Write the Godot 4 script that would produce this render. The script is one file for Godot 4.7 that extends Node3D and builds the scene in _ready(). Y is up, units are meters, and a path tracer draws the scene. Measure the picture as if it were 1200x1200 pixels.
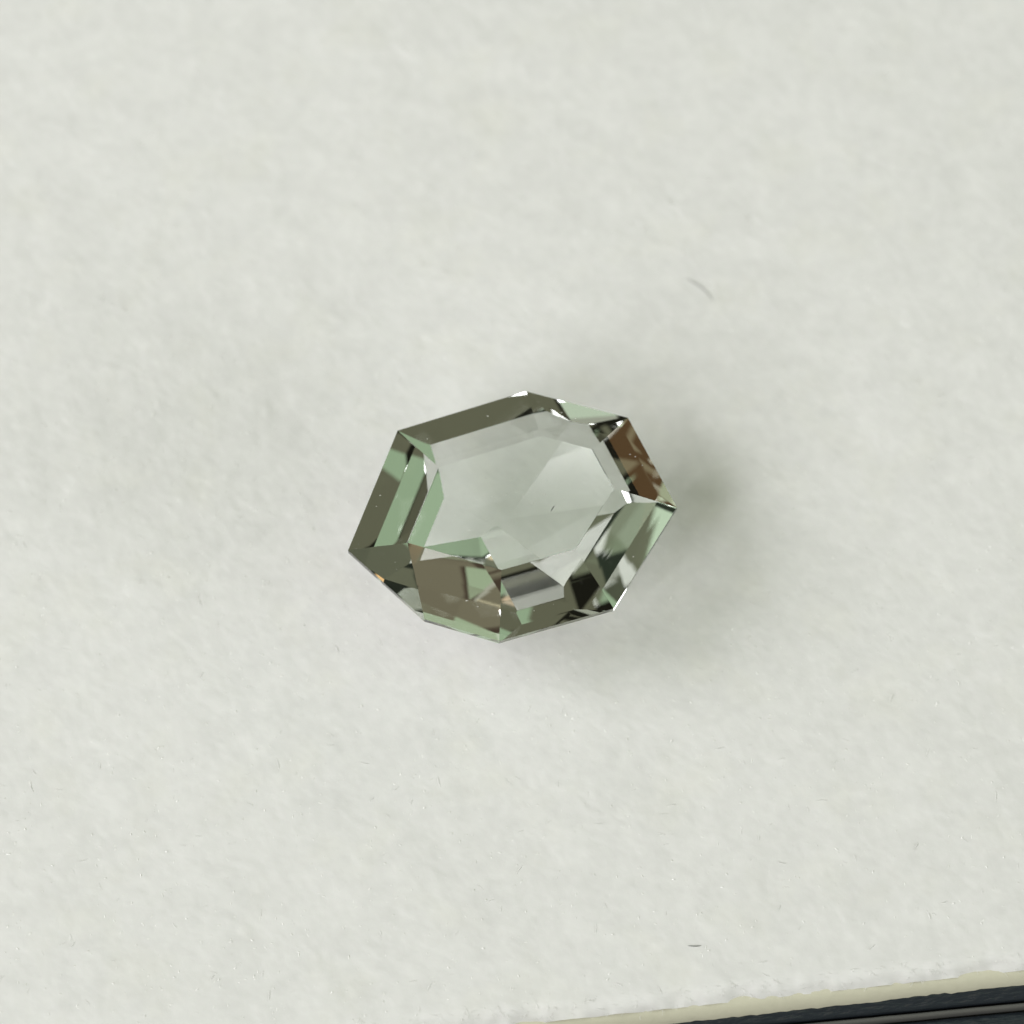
extends Node3D
# A pale green cut stone lying on a fluffy white pad, in front of the black rim of a shallow box.
# Lengths below are in millimetres; MM turns them into metres.

const MM := 0.001
const TILT := 19.0          # how far the camera leans from straight down, degrees
const REACH := 130.0        # from the camera to the pad in the middle of the picture
const HALF := 13.2          # half of the pad that fills the frame there

# the stone: outline of its girdle (x, z) going round from the far corner; each edge carries one facet of every tier
const OUTLINE := [Vector2(0.358, -2.373), Vector2(2.945, -1.658), Vector2(4.163, 0.750), Vector2(2.551, 3.437), Vector2(-0.321, 4.291), Vector2(-2.196, 3.718), Vector2(-4.129, 1.899), Vector2(-2.903, -1.312)]
const GIRDLE_LOW := 2.344
const GIRDLE_HIGH := 2.544
const TABLE_AT := 3.144
# slope of every facet in degrees, and how far inwards the two upper pavilion tiers run
const CROWN := [25.74, 25.36, 22.01, 21.14, 20.67, 30.39, 23.54, 22.70]
const STEEP := [62.91, 55.32, 38.91, 53.49, 43.91, 62.91, 44.95, 53.20]
const STEEP_RUN := [0.86, 0.39, 0.73, 0.60, 0.36, 0.75, 0.76, 0.75]
const MIDDLE := [34.56, 39.53, 35.91, 34.47, 40.91, 29.11, 41.95, 28.66]
const MIDDLE_RUN := [0.69, 0.73, 0.98, 0.51, 0.89, 0.61, 0.90, 0.52]
const FLAT := [28.52, 17.55, 20.17, 22.96, 29.55, 17.55, 19.22, 25.48]
const INNER_CROWN := [24.61, 24.24, 21.01, 20.17, 19.72, 29.12, 22.48, 21.67]
const CROWN_RUN := [0.70, 0.76, 0.78, 0.86, 1.05, 0.77, 0.70, 0.79]
const CRYSTAL := Color(0.945, 0.978, 0.935)
const PAPER := Color(0.830, 0.828, 0.822)
const ROOM := Color(0.128, 0.128, 0.084)
const LAMP_UNIT := 0.3183
const LAMPS := [
	["window_light", 172.0, 36.0, 15.0, 15.0, 6.100, Color(0.990, 0.968, 1.000), 0.45],
	["curtain_light", 180.0, 52.2, 22.3, 14.0, 0.250, Color(0.704, 1.000, 0.719), 0.90],
	["wall_light", 12.9, 61.1, 22.6, 35.8, 0.300, Color(0.640, 1.000, 0.653), 0.90],
	["ceiling_lamp", 339.8, 13.1, 15.5, 7.3, 7.993, Color(0.985, 0.975, 1.000), 0.90],
	["ceiling_lamp", 224.0, 36.0, 8.0, 18.0, 7.389, Color(0.985, 0.975, 1.000), 0.90],
	["warm_lamp", 257.1, 72.3, 9.7, 10.3, 0.380, Color(1.000, 0.440, 0.150), 0.90],
	["warm_lamp", 47.5, 25.0, 5.0, 4.2, 0.900, Color(1.000, 0.550, 0.220), 0.90],
	["sky_window_light", 180.0, 75.6, 25.1, 20.6, 0.260, Color(0.950, 1.000, 0.900), 0.90],
]

var rng := RandomNumberGenerator.new()
var wave := FastNoiseLite.new()
var blotch := FastNoiseLite.new()
var fine := FastNoiseLite.new()


func _ready() -> void:
	rng.seed = 20240611
	# ---- camera
	var cam := Camera3D.new()
	cam.name = "camera"
	var t := deg_to_rad(TILT)
	cam.position = Vector3(0, REACH * cos(t), REACH * sin(t)) * MM
	cam.near = 0.01
	cam.far = 5.0
	var half := HALF / REACH
	var lens := CameraAttributesPhysical.new()
	lens.frustum_focal_length = 35.0 / (2.0 * half)
	lens.frustum_focus_distance = (REACH - 3.2) * MM
	lens.frustum_near = 0.01
	lens.frustum_far = 5.0
	lens.exposure_aperture = lens.frustum_focal_length / 3.6
	cam.attributes = lens
	cam.fov = rad_to_deg(2.0 * atan(half))
	add_child(cam)
	cam.look_at_from_position(cam.position, Vector3.ZERO, Vector3(0, 0, -1))
	cam.current = true
	# ---- room air and lamps
	var env := Environment.new()
	env.background_mode = Environment.BG_COLOR
	env.background_color = ROOM.linear_to_srgb()
	env.tonemap_mode = Environment.TONE_MAPPER_LINEAR
	env.tonemap_exposure = 1.0
	env.sdfgi_enabled = true
	env.ssao_enabled = true
	env.ssil_enabled = true
	var around := WorldEnvironment.new()
	around.name = "environment"
	around.environment = env
	add_child(around)
	for l in LAMPS: area_lamp(l)
	# ---- the place, then what lies on it
	wave.seed = 11; wave.frequency = 0.16; wave.fractal_octaves = 3
	blotch.seed = 5; blotch.frequency = 0.75; blotch.fractal_octaves = 4; blotch.fractal_gain = 0.6
	blotch.domain_warp_enabled = true; blotch.domain_warp_amplitude = 1.6; blotch.domain_warp_frequency = 0.45; blotch.domain_warp_fractal_octaves = 3
	fine.seed = 8; fine.frequency = 3.4; fine.fractal_octaves = 3
	build_box()
	build_pad()
	build_stone()
	build_lint()


# a lamp or window pane: where it stands as azimuth and height in degrees, half its width and height in degrees, its radiance
func area_lamp(l: Array) -> void:
	var a := AreaLight3D.new()
	a.name = l[0]
	var az := deg_to_rad(l[1])
	var el := deg_to_rad(l[2])
	var far: float = l[7]
	a.area_size = Vector2(2.0 * far * tan(deg_to_rad(l[3])), 2.0 * far * tan(deg_to_rad(l[4])))
	a.area_normalize_energy = false
	a.light_energy = l[5] * LAMP_UNIT
	a.light_color = (l[6] as Color).linear_to_srgb()
	a.shadow_enabled = true
	a.area_range = 5.0
	a.area_attenuation = 2.0
	add_child(a, true)
	a.look_at_from_position(Vector3(cos(el) * cos(az), sin(el), -cos(el) * sin(az)) * far, Vector3.ZERO, Vector3.UP)


func commit(st: SurfaceTool, called: String, m: Material, parent: Node) -> MeshInstance3D:
	var o := MeshInstance3D.new()
	o.name = called
	o.mesh = st.commit()
	o.material_override = m
	parent.add_child(o, true)
	return o


func thing(called: String, label: String, category: String) -> Node3D:
	var o := Node3D.new()
	o.name = called
	o.set_meta("label", label)
	o.set_meta("category", category)
	add_child(o)
	return o


func matte(color: Color, rough: float) -> StandardMaterial3D:
	var m := StandardMaterial3D.new()
	m.albedo_color = color.linear_to_srgb()
	m.roughness = rough
	return m


func cloud_texture(size: int, frequency: float, octaves: int, start: int) -> NoiseTexture2D:
	var n := FastNoiseLite.new()
	n.seed = start
	n.frequency = frequency
	n.fractal_octaves = octaves
	var t := NoiseTexture2D.new()
	t.width = size
	t.height = size
	t.seamless = true
	t.noise = n
	return t


# ---- the pad: its own axes have the front edge along x at z = 0, the top at y = 0
const PAD_TURN := 6.35
const PAD_FRONT := Vector3(0, 0, 13.52)


func pad_space(o: Node3D) -> void:
	o.position = PAD_FRONT * MM
	o.rotation_degrees.y = PAD_TURN


func nap(x: float, z: float) -> float:
	var h := wave.get_noise_2d(x, z) * 0.05 + blotch.get_noise_2d(x * 0.9 + z * 0.25, z) * 0.024 + fine.get_noise_2d(x * 0.6, z * 0.6) * 0.006
	var edge := -z - 0.12 + 0.10 * wave.get_noise_2d(x * 4.0, 40.0) + 0.07 * fine.get_noise_2d(x * 0.35, z * 0.9)
	if edge < 0.4:
		var k := clampf((0.4 - edge) / 0.4, 0.0, 1.6)
		h = lerpf(h, h * 0.5, minf(k, 1.0)) - 0.24 * k * k
	return h


func build_pad() -> void:
	var pad := thing("felt_pad", "white fluffy pad with a cream front edge, under the green gemstone", "pad")
	pad_space(pad)
	var white := StandardMaterial3D.new()
	white.albedo_color = Color.WHITE
	white.vertex_color_use_as_albedo = true
	white.roughness = 1.0
	white.metallic_specular = 0.2
	white.rim_enabled = true
	white.rim = 0.25
	white.heightmap_enabled = true
	white.heightmap_texture = cloud_texture(1024, 0.035, 4, 31)
	white.heightmap_scale = 0.0003
	white.uv1_triplanar = true
	white.uv1_scale = Vector3.ONE * 97.0
	var step := 0.08
	var wide := 480
	var deep := 480
	var verts := PackedVector3Array()
	var cols := PackedColorArray()
	var index := PackedInt32Array()
	for j in deep + 1:
		var z := -0.05 - (deep - j) * step
		for i in wide + 1:
			var x := (i - wide / 2) * step
			verts.append(Vector3(x, nap(x, z), z) * MM)
			var tone := 1.0 + 0.055 * blotch.get_noise_2d(x * 0.8 + 70.0, z * 1.1) + 0.040 * fine.get_noise_2d(x * 0.6, z * 0.6 + 30.0)
			var warm := clampf(wave.get_noise_2d(x * 2.2 + 200.0, z * 2.2) - 0.12, 0.0, 1.0) * 0.035
			cols.append(Color(PAPER.r * tone, PAPER.g * tone, PAPER.b * tone * (1.0 - warm)))
	for j in deep:
		for i in wide:
			var a := j * (wide + 1) + i
			var b := a + wide + 1
			index.append_array([a, a + 1, b + 1, a, b + 1, b])
	var st := SurfaceTool.new()
	var arrays := []
	arrays.resize(Mesh.ARRAY_MAX)
	arrays[Mesh.ARRAY_VERTEX] = verts
	arrays[Mesh.ARRAY_COLOR] = cols
	arrays[Mesh.ARRAY_INDEX] = index
	var mesh := ArrayMesh.new()
	mesh.add_surface_from_arrays(Mesh.PRIMITIVE_TRIANGLES, arrays)
	st.create_from(mesh, 0)
	st.generate_normals()
	commit(st, "felt_top", white, pad)
	# cut edge of the cream backing below the white nap
	var cream := matte(Color(0.66, 0.645, 0.51), 0.9)
	cream.heightmap_enabled = true
	cream.heightmap_texture = cloud_texture(512, 0.02, 5, 3)
	cream.heightmap_scale = 0.0012
	cream.uv1_triplanar = true
	cream.uv1_scale = Vector3.ONE * 260.0
	var rows := [[-0.40, -0.26], [-0.10, -0.30], [0.06, -0.42], [0.16, -0.62], [0.22, -0.80], [0.23, -1.6], [0.23, -2.6]]
	var e := SurfaceTool.new()
	e.begin(Mesh.PRIMITIVE_TRIANGLES)
	e.set_smooth_group(0)
	var across := 260
	var pts := []
	for r in rows:
		var line := PackedVector3Array()
		for i in across + 1:
			var x := -20.0 + 40.0 * i / across
			line.append(Vector3(x, r[1] + 0.012 * fine.get_noise_2d(x * 2.0, r[1] * 20.0), r[0] + 0.03 * fine.get_noise_2d(x * 1.3, r[1] * 6.0)))
		pts.append(line)
	strip(e, pts, false)
	e.generate_normals()
	commit(e, "cream_edge", cream, pad)
	# loose fibres of the nap
	var fibre_mesh := fibre(0.2, 0.0036, 7)
	var gloss := matte(Color(0.95, 0.95, 0.93), 0.18)
	gloss.metallic_specular = 0.7
	gloss.backlight_enabled = true
	gloss.backlight = Color(0.9, 0.9, 0.9)
	var mm := MultiMesh.new()
	mm.transform_format = MultiMesh.TRANSFORM_3D
	mm.mesh = fibre_mesh
	mm.instance_count = 1400
	for i in mm.instance_count:
		var x := rng.randf_range(-16.5, 16.5)
		var z := -rng.randf_range(0.05, 31.0)
		if i < 500: z = -rng.randf_range(0.0, 0.5)
		var b := Basis.from_euler(Vector3(rng.randf_range(-0.3, 0.3), rng.randf() * TAU, rng.randf_range(-0.25, 0.25)))
		b = b.scaled(Vector3.ONE * rng.randf_range(0.5, 1.5) * MM)
		mm.set_instance_transform(i, Transform3D(b, Vector3(x, nap(x, z) + rng.randf_range(-0.016, 0.006), z) * MM))
	var f := MultiMeshInstance3D.new()
	f.name = "loose_fibres"
	f.multimesh = mm
	f.material_override = gloss
	f.set_meta("kind", "stuff")
	pad.add_child(f)
	# longer pale strands lying loose on top
	var strand_mm := MultiMesh.new()
	strand_mm.transform_format = MultiMesh.TRANSFORM_3D
	strand_mm.mesh = fibre(0.3, 0.009, 9, 0.35)
	strand_mm.instance_count = 240
	for i in strand_mm.instance_count:
		var x := rng.randf_range(-16.0, 16.0)
		var z := -rng.randf_range(0.4, 30.0)
		var b := Basis.from_euler(Vector3(rng.randf_range(-0.3, 0.3), rng.randf() * TAU, rng.randf_range(-0.15, 0.15)))
		b = b * Basis.from_scale(Vector3(1.0, 1.0, 1.0) * rng.randf_range(0.35, 1.2) * MM)
		strand_mm.set_instance_transform(i, Transform3D(b, Vector3(x, nap(x, z) - 0.003, z) * MM))
	var strands := MultiMeshInstance3D.new()
	strands.name = "pale_strands"
	strands.multimesh = strand_mm
	var pale := matte(Color(0.93, 0.93, 0.91), 0.4)
	pale.backlight_enabled = true
	pale.backlight = Color(1, 1, 1)
	strands.material_override = pale
	strands.set_meta("kind", "stuff")
	pad.add_child(strands)
	# fibre ends that catch the lamp
	var glint := matte(Color(0.95, 0.95, 0.93), 0.22)
	glint.metallic_specular = 0.7
	var tips := MultiMesh.new()
	tips.transform_format = MultiMesh.TRANSFORM_3D
	var tip := SphereMesh.new()
	tip.radial_segments = 10
	tip.rings = 5
	tip.radius = 1.0
	tip.height = 2.0
	tips.mesh = tip
	tips.instance_count = 5200
	for i in tips.instance_count:
		var x := rng.randf_range(-16.5, 16.5)
		var z := -rng.randf_range(0.3, 31.0)
		var b := Basis(Vector3.RIGHT, rng.randf_range(-0.5, 0.5)) * Basis(Vector3.BACK, rng.randf_range(-0.7, 0.7)) * Basis(Vector3.UP, rng.randf() * TAU)
		var r := rng.randf_range(0.5, 1.3)
		b = b * Basis.from_scale(Vector3(0.055 * r, 0.012, 0.013 * r) * MM)
		tips.set_instance_transform(i, Transform3D(b, Vector3(x, nap(x, z) - 0.007, z) * MM))
	var g := MultiMeshInstance3D.new()
	g.name = "fibre_tips"
	g.multimesh = tips
	g.material_override = glint
	g.set_meta("kind", "stuff")
	pad.add_child(g)


# rows of points joined into a sheet; flip turns its front side round
func strip(st: SurfaceTool, rows: Array, flip: bool) -> void:
	for r in rows.size() - 1:
		var a: PackedVector3Array = rows[r]
		var b: PackedVector3Array = rows[r + 1]
		for i in a.size() - 1:
			var q := [a[i], a[i + 1], b[i + 1], a[i], b[i + 1], b[i]]
			if flip: q.reverse()
			for v in q: st.add_vertex(v * MM)


# a curved thin hair lying along x
func fibre(length: float, radius: float, rings: int, bow := 0.25, color := Color.WHITE) -> ArrayMesh:
	var st := SurfaceTool.new()
	st.begin(Mesh.PRIMITIVE_TRIANGLES)
	st.set_smooth_group(0)
	var rows := []
	for i in rings:
		var k := float(i) / (rings - 1) - 0.5
		var c := Vector3(k * length, 0.12 * length * (0.25 - k * k), bow * length * (k * k + 0.5 * k * k * k))
		var r := radius * (1.0 - pow(absf(2.0 * k), 4.0) * 0.75)
		var ring := PackedVector3Array()
		for s in 5:
			var w := TAU * (s % 4) / 4.0
			ring.append(c + Vector3(0, cos(w), sin(w)) * r)
		rows.append(ring)
	for r in rows.size() - 1:
		for s in 4:
			for v in [rows[r][s], rows[r][s + 1], rows[r + 1][s + 1], rows[r][s], rows[r + 1][s + 1], rows[r + 1][s]]: st.add_vertex(v)
	st.generate_normals()
	return st.commit()


func build_box() -> void:
	var box := thing("box", "black plastic rim of the shallow box in front of the white pad", "box")
	pad_space(box)
	box.rotation_degrees.y = PAD_TURN - 0.77   # not quite square with the pad
	var black := matte(Color(0.020, 0.026, 0.034), 0.30)
	black.heightmap_enabled = true
	black.heightmap_texture = cloud_texture(512, 0.03, 4, 21)
	black.heightmap_scale = 0.004
	black.uv1_triplanar = true
	black.uv1_scale = Vector3(120, 420, 420)
	var across := 220
	var profiles := {
		"inner_rim": [[0.000, -2.6], [0.005, -0.82], [0.020, -0.775], [0.055, -0.765], [0.095, -0.80], [0.305, -0.86], [0.360, -0.90], [0.375, -0.98], [0.375, -2.6]],
		"outer_rim": [[0.425, -2.6], [0.430, -1.06], [0.445, -1.01], [0.475, -1.0], [0.525, -1.01], [0.555, -1.05], [0.565, -1.2], [0.575, -2.6]],
		"side_wall": [[0.605, -2.6], [0.615, -1.24], [0.735, -1.22], [1.035, -1.26], [1.105, -1.4], [1.115, -2.6]],
		"floor": [[0.335, -2.3], [0.785, -2.3]],
	}
	for called in profiles:
		var st := SurfaceTool.new()
		st.begin(Mesh.PRIMITIVE_TRIANGLES)
		st.set_smooth_group(0)
		var rows := []
		for p in profiles[called]:
			var line := PackedVector3Array()
			for i in across + 1:
				var x := -21.0 + 42.0 * i / across
				line.append(Vector3(x, p[1] + 0.006 * fine.get_noise_2d(x * 2.0, p[0] * 30.0), p[0] + 0.006 * blotch.get_noise_2d(x * 0.7, 3.0)))
			rows.append(line)
		strip(st, rows, false)
		st.generate_normals()
		commit(st, called, black if called != "outer_rim" else matte(Color(0.10, 0.10, 0.095), 0.45), box)


func build_lint() -> void:
	var dark := matte(Color(0.27, 0.27, 0.26), 0.6)
	var hair := MeshInstance3D.new()
	hair.name = "hair"
	hair.mesh = fibre(0.95, 0.010, 14, 0.30)
	hair.material_override = dark
	hair.set_meta("label", "short thin grey hair lying on the pad above the gemstone's right end")
	hair.set_meta("category", "hair")
	hair.position = Vector3(4.94, ground_at(4.94, -6.22) + 0.02, -6.22) * MM
	hair.rotation.y = -atan2(0.57, 0.69)
	hair.scale = Vector3.ONE * MM
	add_child(hair)
	var lint := MeshInstance3D.new()
	lint.name = "lint"
	lint.mesh = fibre(0.34, 0.013, 9, -0.2)
	lint.material_override = dark
	lint.set_meta("label", "tiny dark speck of lint on the pad near the black box rim")
	lint.set_meta("category", "lint")
	lint.position = Vector3(4.57, ground_at(4.57, 11.5) + 0.01, 11.5) * MM
	lint.scale = Vector3.ONE * MM
	add_child(lint)


# height of the pad at a place in the scene's axes
func ground_at(x: float, z: float) -> float:
	var p := Vector3(x, 0, z) - PAD_FRONT
	p = p.rotated(Vector3.UP, -deg_to_rad(PAD_TURN))
	return nap(p.x, p.z)


# ---- the stone is what a set of planes leaves of space; each plane gives one facet
func build_stone() -> void:
	var planes: Array[Plane] = []
	var names: Array[String] = []
	planes.append(Plane(Vector3.UP, TABLE_AT)); names.append("table_facet")
	var n := OUTLINE.size()
	var middle := Vector2.ZERO
	for v in OUTLINE: middle += v / n
	for i in n:
		var a: Vector2 = OUTLINE[i]
		var b: Vector2 = OUTLINE[(i + 1) % n]
		var d := (b - a).normalized()
		var out := Vector2(d.y, -d.x)
		if out.dot(a - middle) < 0: out = -out
		var o3 := Vector3(out.x, 0, out.y)
		planes.append(Plane(o3, out.dot(a))); names.append("girdle_facet")
		planes.append(leaning(o3, CROWN[i], Vector3(a.x, GIRDLE_HIGH, a.y), 1.0)); names.append("crown_facet")
		var c: Vector3 = Vector3(a.x, GIRDLE_HIGH, a.y) + (-o3 + Vector3.UP * tan(deg_to_rad(CROWN[i]))) * CROWN_RUN[i]
		planes.append(leaning(o3, INNER_CROWN[i], c, 1.0)); names.append("inner_crown_facet")
		var q := Vector3(a.x, GIRDLE_LOW, a.y)
		planes.append(leaning(o3, STEEP[i], q, -1.0)); names.append("pavilion_facet")
		q += (-o3 + Vector3.DOWN * tan(deg_to_rad(STEEP[i]))) * STEEP_RUN[i]
		planes.append(leaning(o3, MIDDLE[i], q, -1.0)); names.append("lower_facet")
		q += (-o3 + Vector3.DOWN * tan(deg_to_rad(MIDDLE[i]))) * MIDDLE_RUN[i]
		planes.append(leaning(o3, FLAT[i], q, -1.0)); names.append("base_facet")
	var crystal := StandardMaterial3D.new()
	crystal.resource_name = "pale green crystal"
	crystal.albedo_color = Color(CRYSTAL.linear_to_srgb(), 0.0)
	crystal.roughness = 0.0
	crystal.transparency = BaseMaterial3D.TRANSPARENCY_ALPHA
	crystal.refraction_enabled = true
	crystal.refraction_scale = 0.077
	var stone := thing("gemstone", "pale green faceted eight sided gemstone lying on the white pad", "gemstone")
	for i in planes.size():
		var l := facet(planes, i)
		if l.size() < 3: continue
		var st := SurfaceTool.new()
		st.begin(Mesh.PRIMITIVE_TRIANGLES)
		for k in range(1, l.size() - 1):
			for v in [l[0], l[k], l[k + 1]]:
				st.set_normal(planes[i].normal)
				st.add_vertex(v * MM)
		commit(st, names[i], crystal, stone)


	# things inside and on the stone: a dark needle below the table, white specks of dust on the facets
	var needle := MeshInstance3D.new()
	needle.name = "inclusion"
	needle.mesh = fibre(0.17, 0.013, 7, 0.1)
	needle.material_override = matte(Color(0.06, 0.06, 0.05), 0.4)
	needle.position = Vector3(1.02, TABLE_AT - 0.25, 0.94) * MM
	needle.rotation = Vector3(0, deg_to_rad(58), 0.2)
	needle.scale = Vector3.ONE * MM
	stone.add_child(needle)
	var specks := SurfaceTool.new()
	specks.begin(Mesh.PRIMITIVE_TRIANGLES)
	for k in 26:
		var i := 0 if k < 9 else 2 + 6 * (k % n)
		var l := facet(planes, i)
		if l.size() < 3: continue
		var p := Vector3.ZERO
		var sum := 0.0
		for v in l:
			var w := rng.randf() + 0.05
			p += v * w
			sum += w
		p /= sum
		var flake := SphereMesh.new()
		flake.radial_segments = 6
		flake.rings = 3
		flake.radius = rng.randf_range(0.006, 0.016) * MM
		flake.height = flake.radius * 1.4
		specks.append_from(flake, 0, Transform3D(Basis(Vector3.UP, rng.randf() * TAU).scaled(Vector3(rng.randf_range(0.7, 2.6), 1.0, 0.8)), (p + planes[i].normal * 0.004) * MM))
	var dust := commit(specks, "dust", matte(Color(0.8, 0.8, 0.76), 0.7), stone)
	dust.set_meta("kind", "stuff")


func leaning(out: Vector3, angle: float, through: Vector3, up: float) -> Plane:
	var a := deg_to_rad(angle)
	var n := (out * sin(a) + Vector3(0, up * cos(a), 0)).normalized()
	return Plane(n, n.dot(through))


# the corners of one plane's facet, clockwise seen from outside
func facet(planes: Array[Plane], i: int) -> PackedVector3Array:
	var n := planes[i].normal
	var c := n * planes[i].d
	var u := n.cross(Vector3.RIGHT if absf(n.x) < 0.7 else Vector3.FORWARD).normalized()
	var v := n.cross(u)
	var loop := PackedVector3Array([c + u * 40 + v * 40, c - u * 40 + v * 40, c - u * 40 - v * 40, c + u * 40 - v * 40])
	for k in planes.size():
		if k == i: continue
		var kept := PackedVector3Array()
		for j in loop.size():
			var a := loop[j]
			var b := loop[(j + 1) % loop.size()]
			var da := planes[k].distance_to(a)
			var db := planes[k].distance_to(b)
			if da <= 0: kept.append(a)
			if (da < 0 and db > 0) or (da > 0 and db < 0): kept.append(a.lerp(b, da / (da - db)))
		loop = kept
		if loop.size() < 3: return loop
	if (loop[1] - loop[0]).cross(loop[2] - loop[0]).dot(n) > 0: loop.reverse()
	return loop
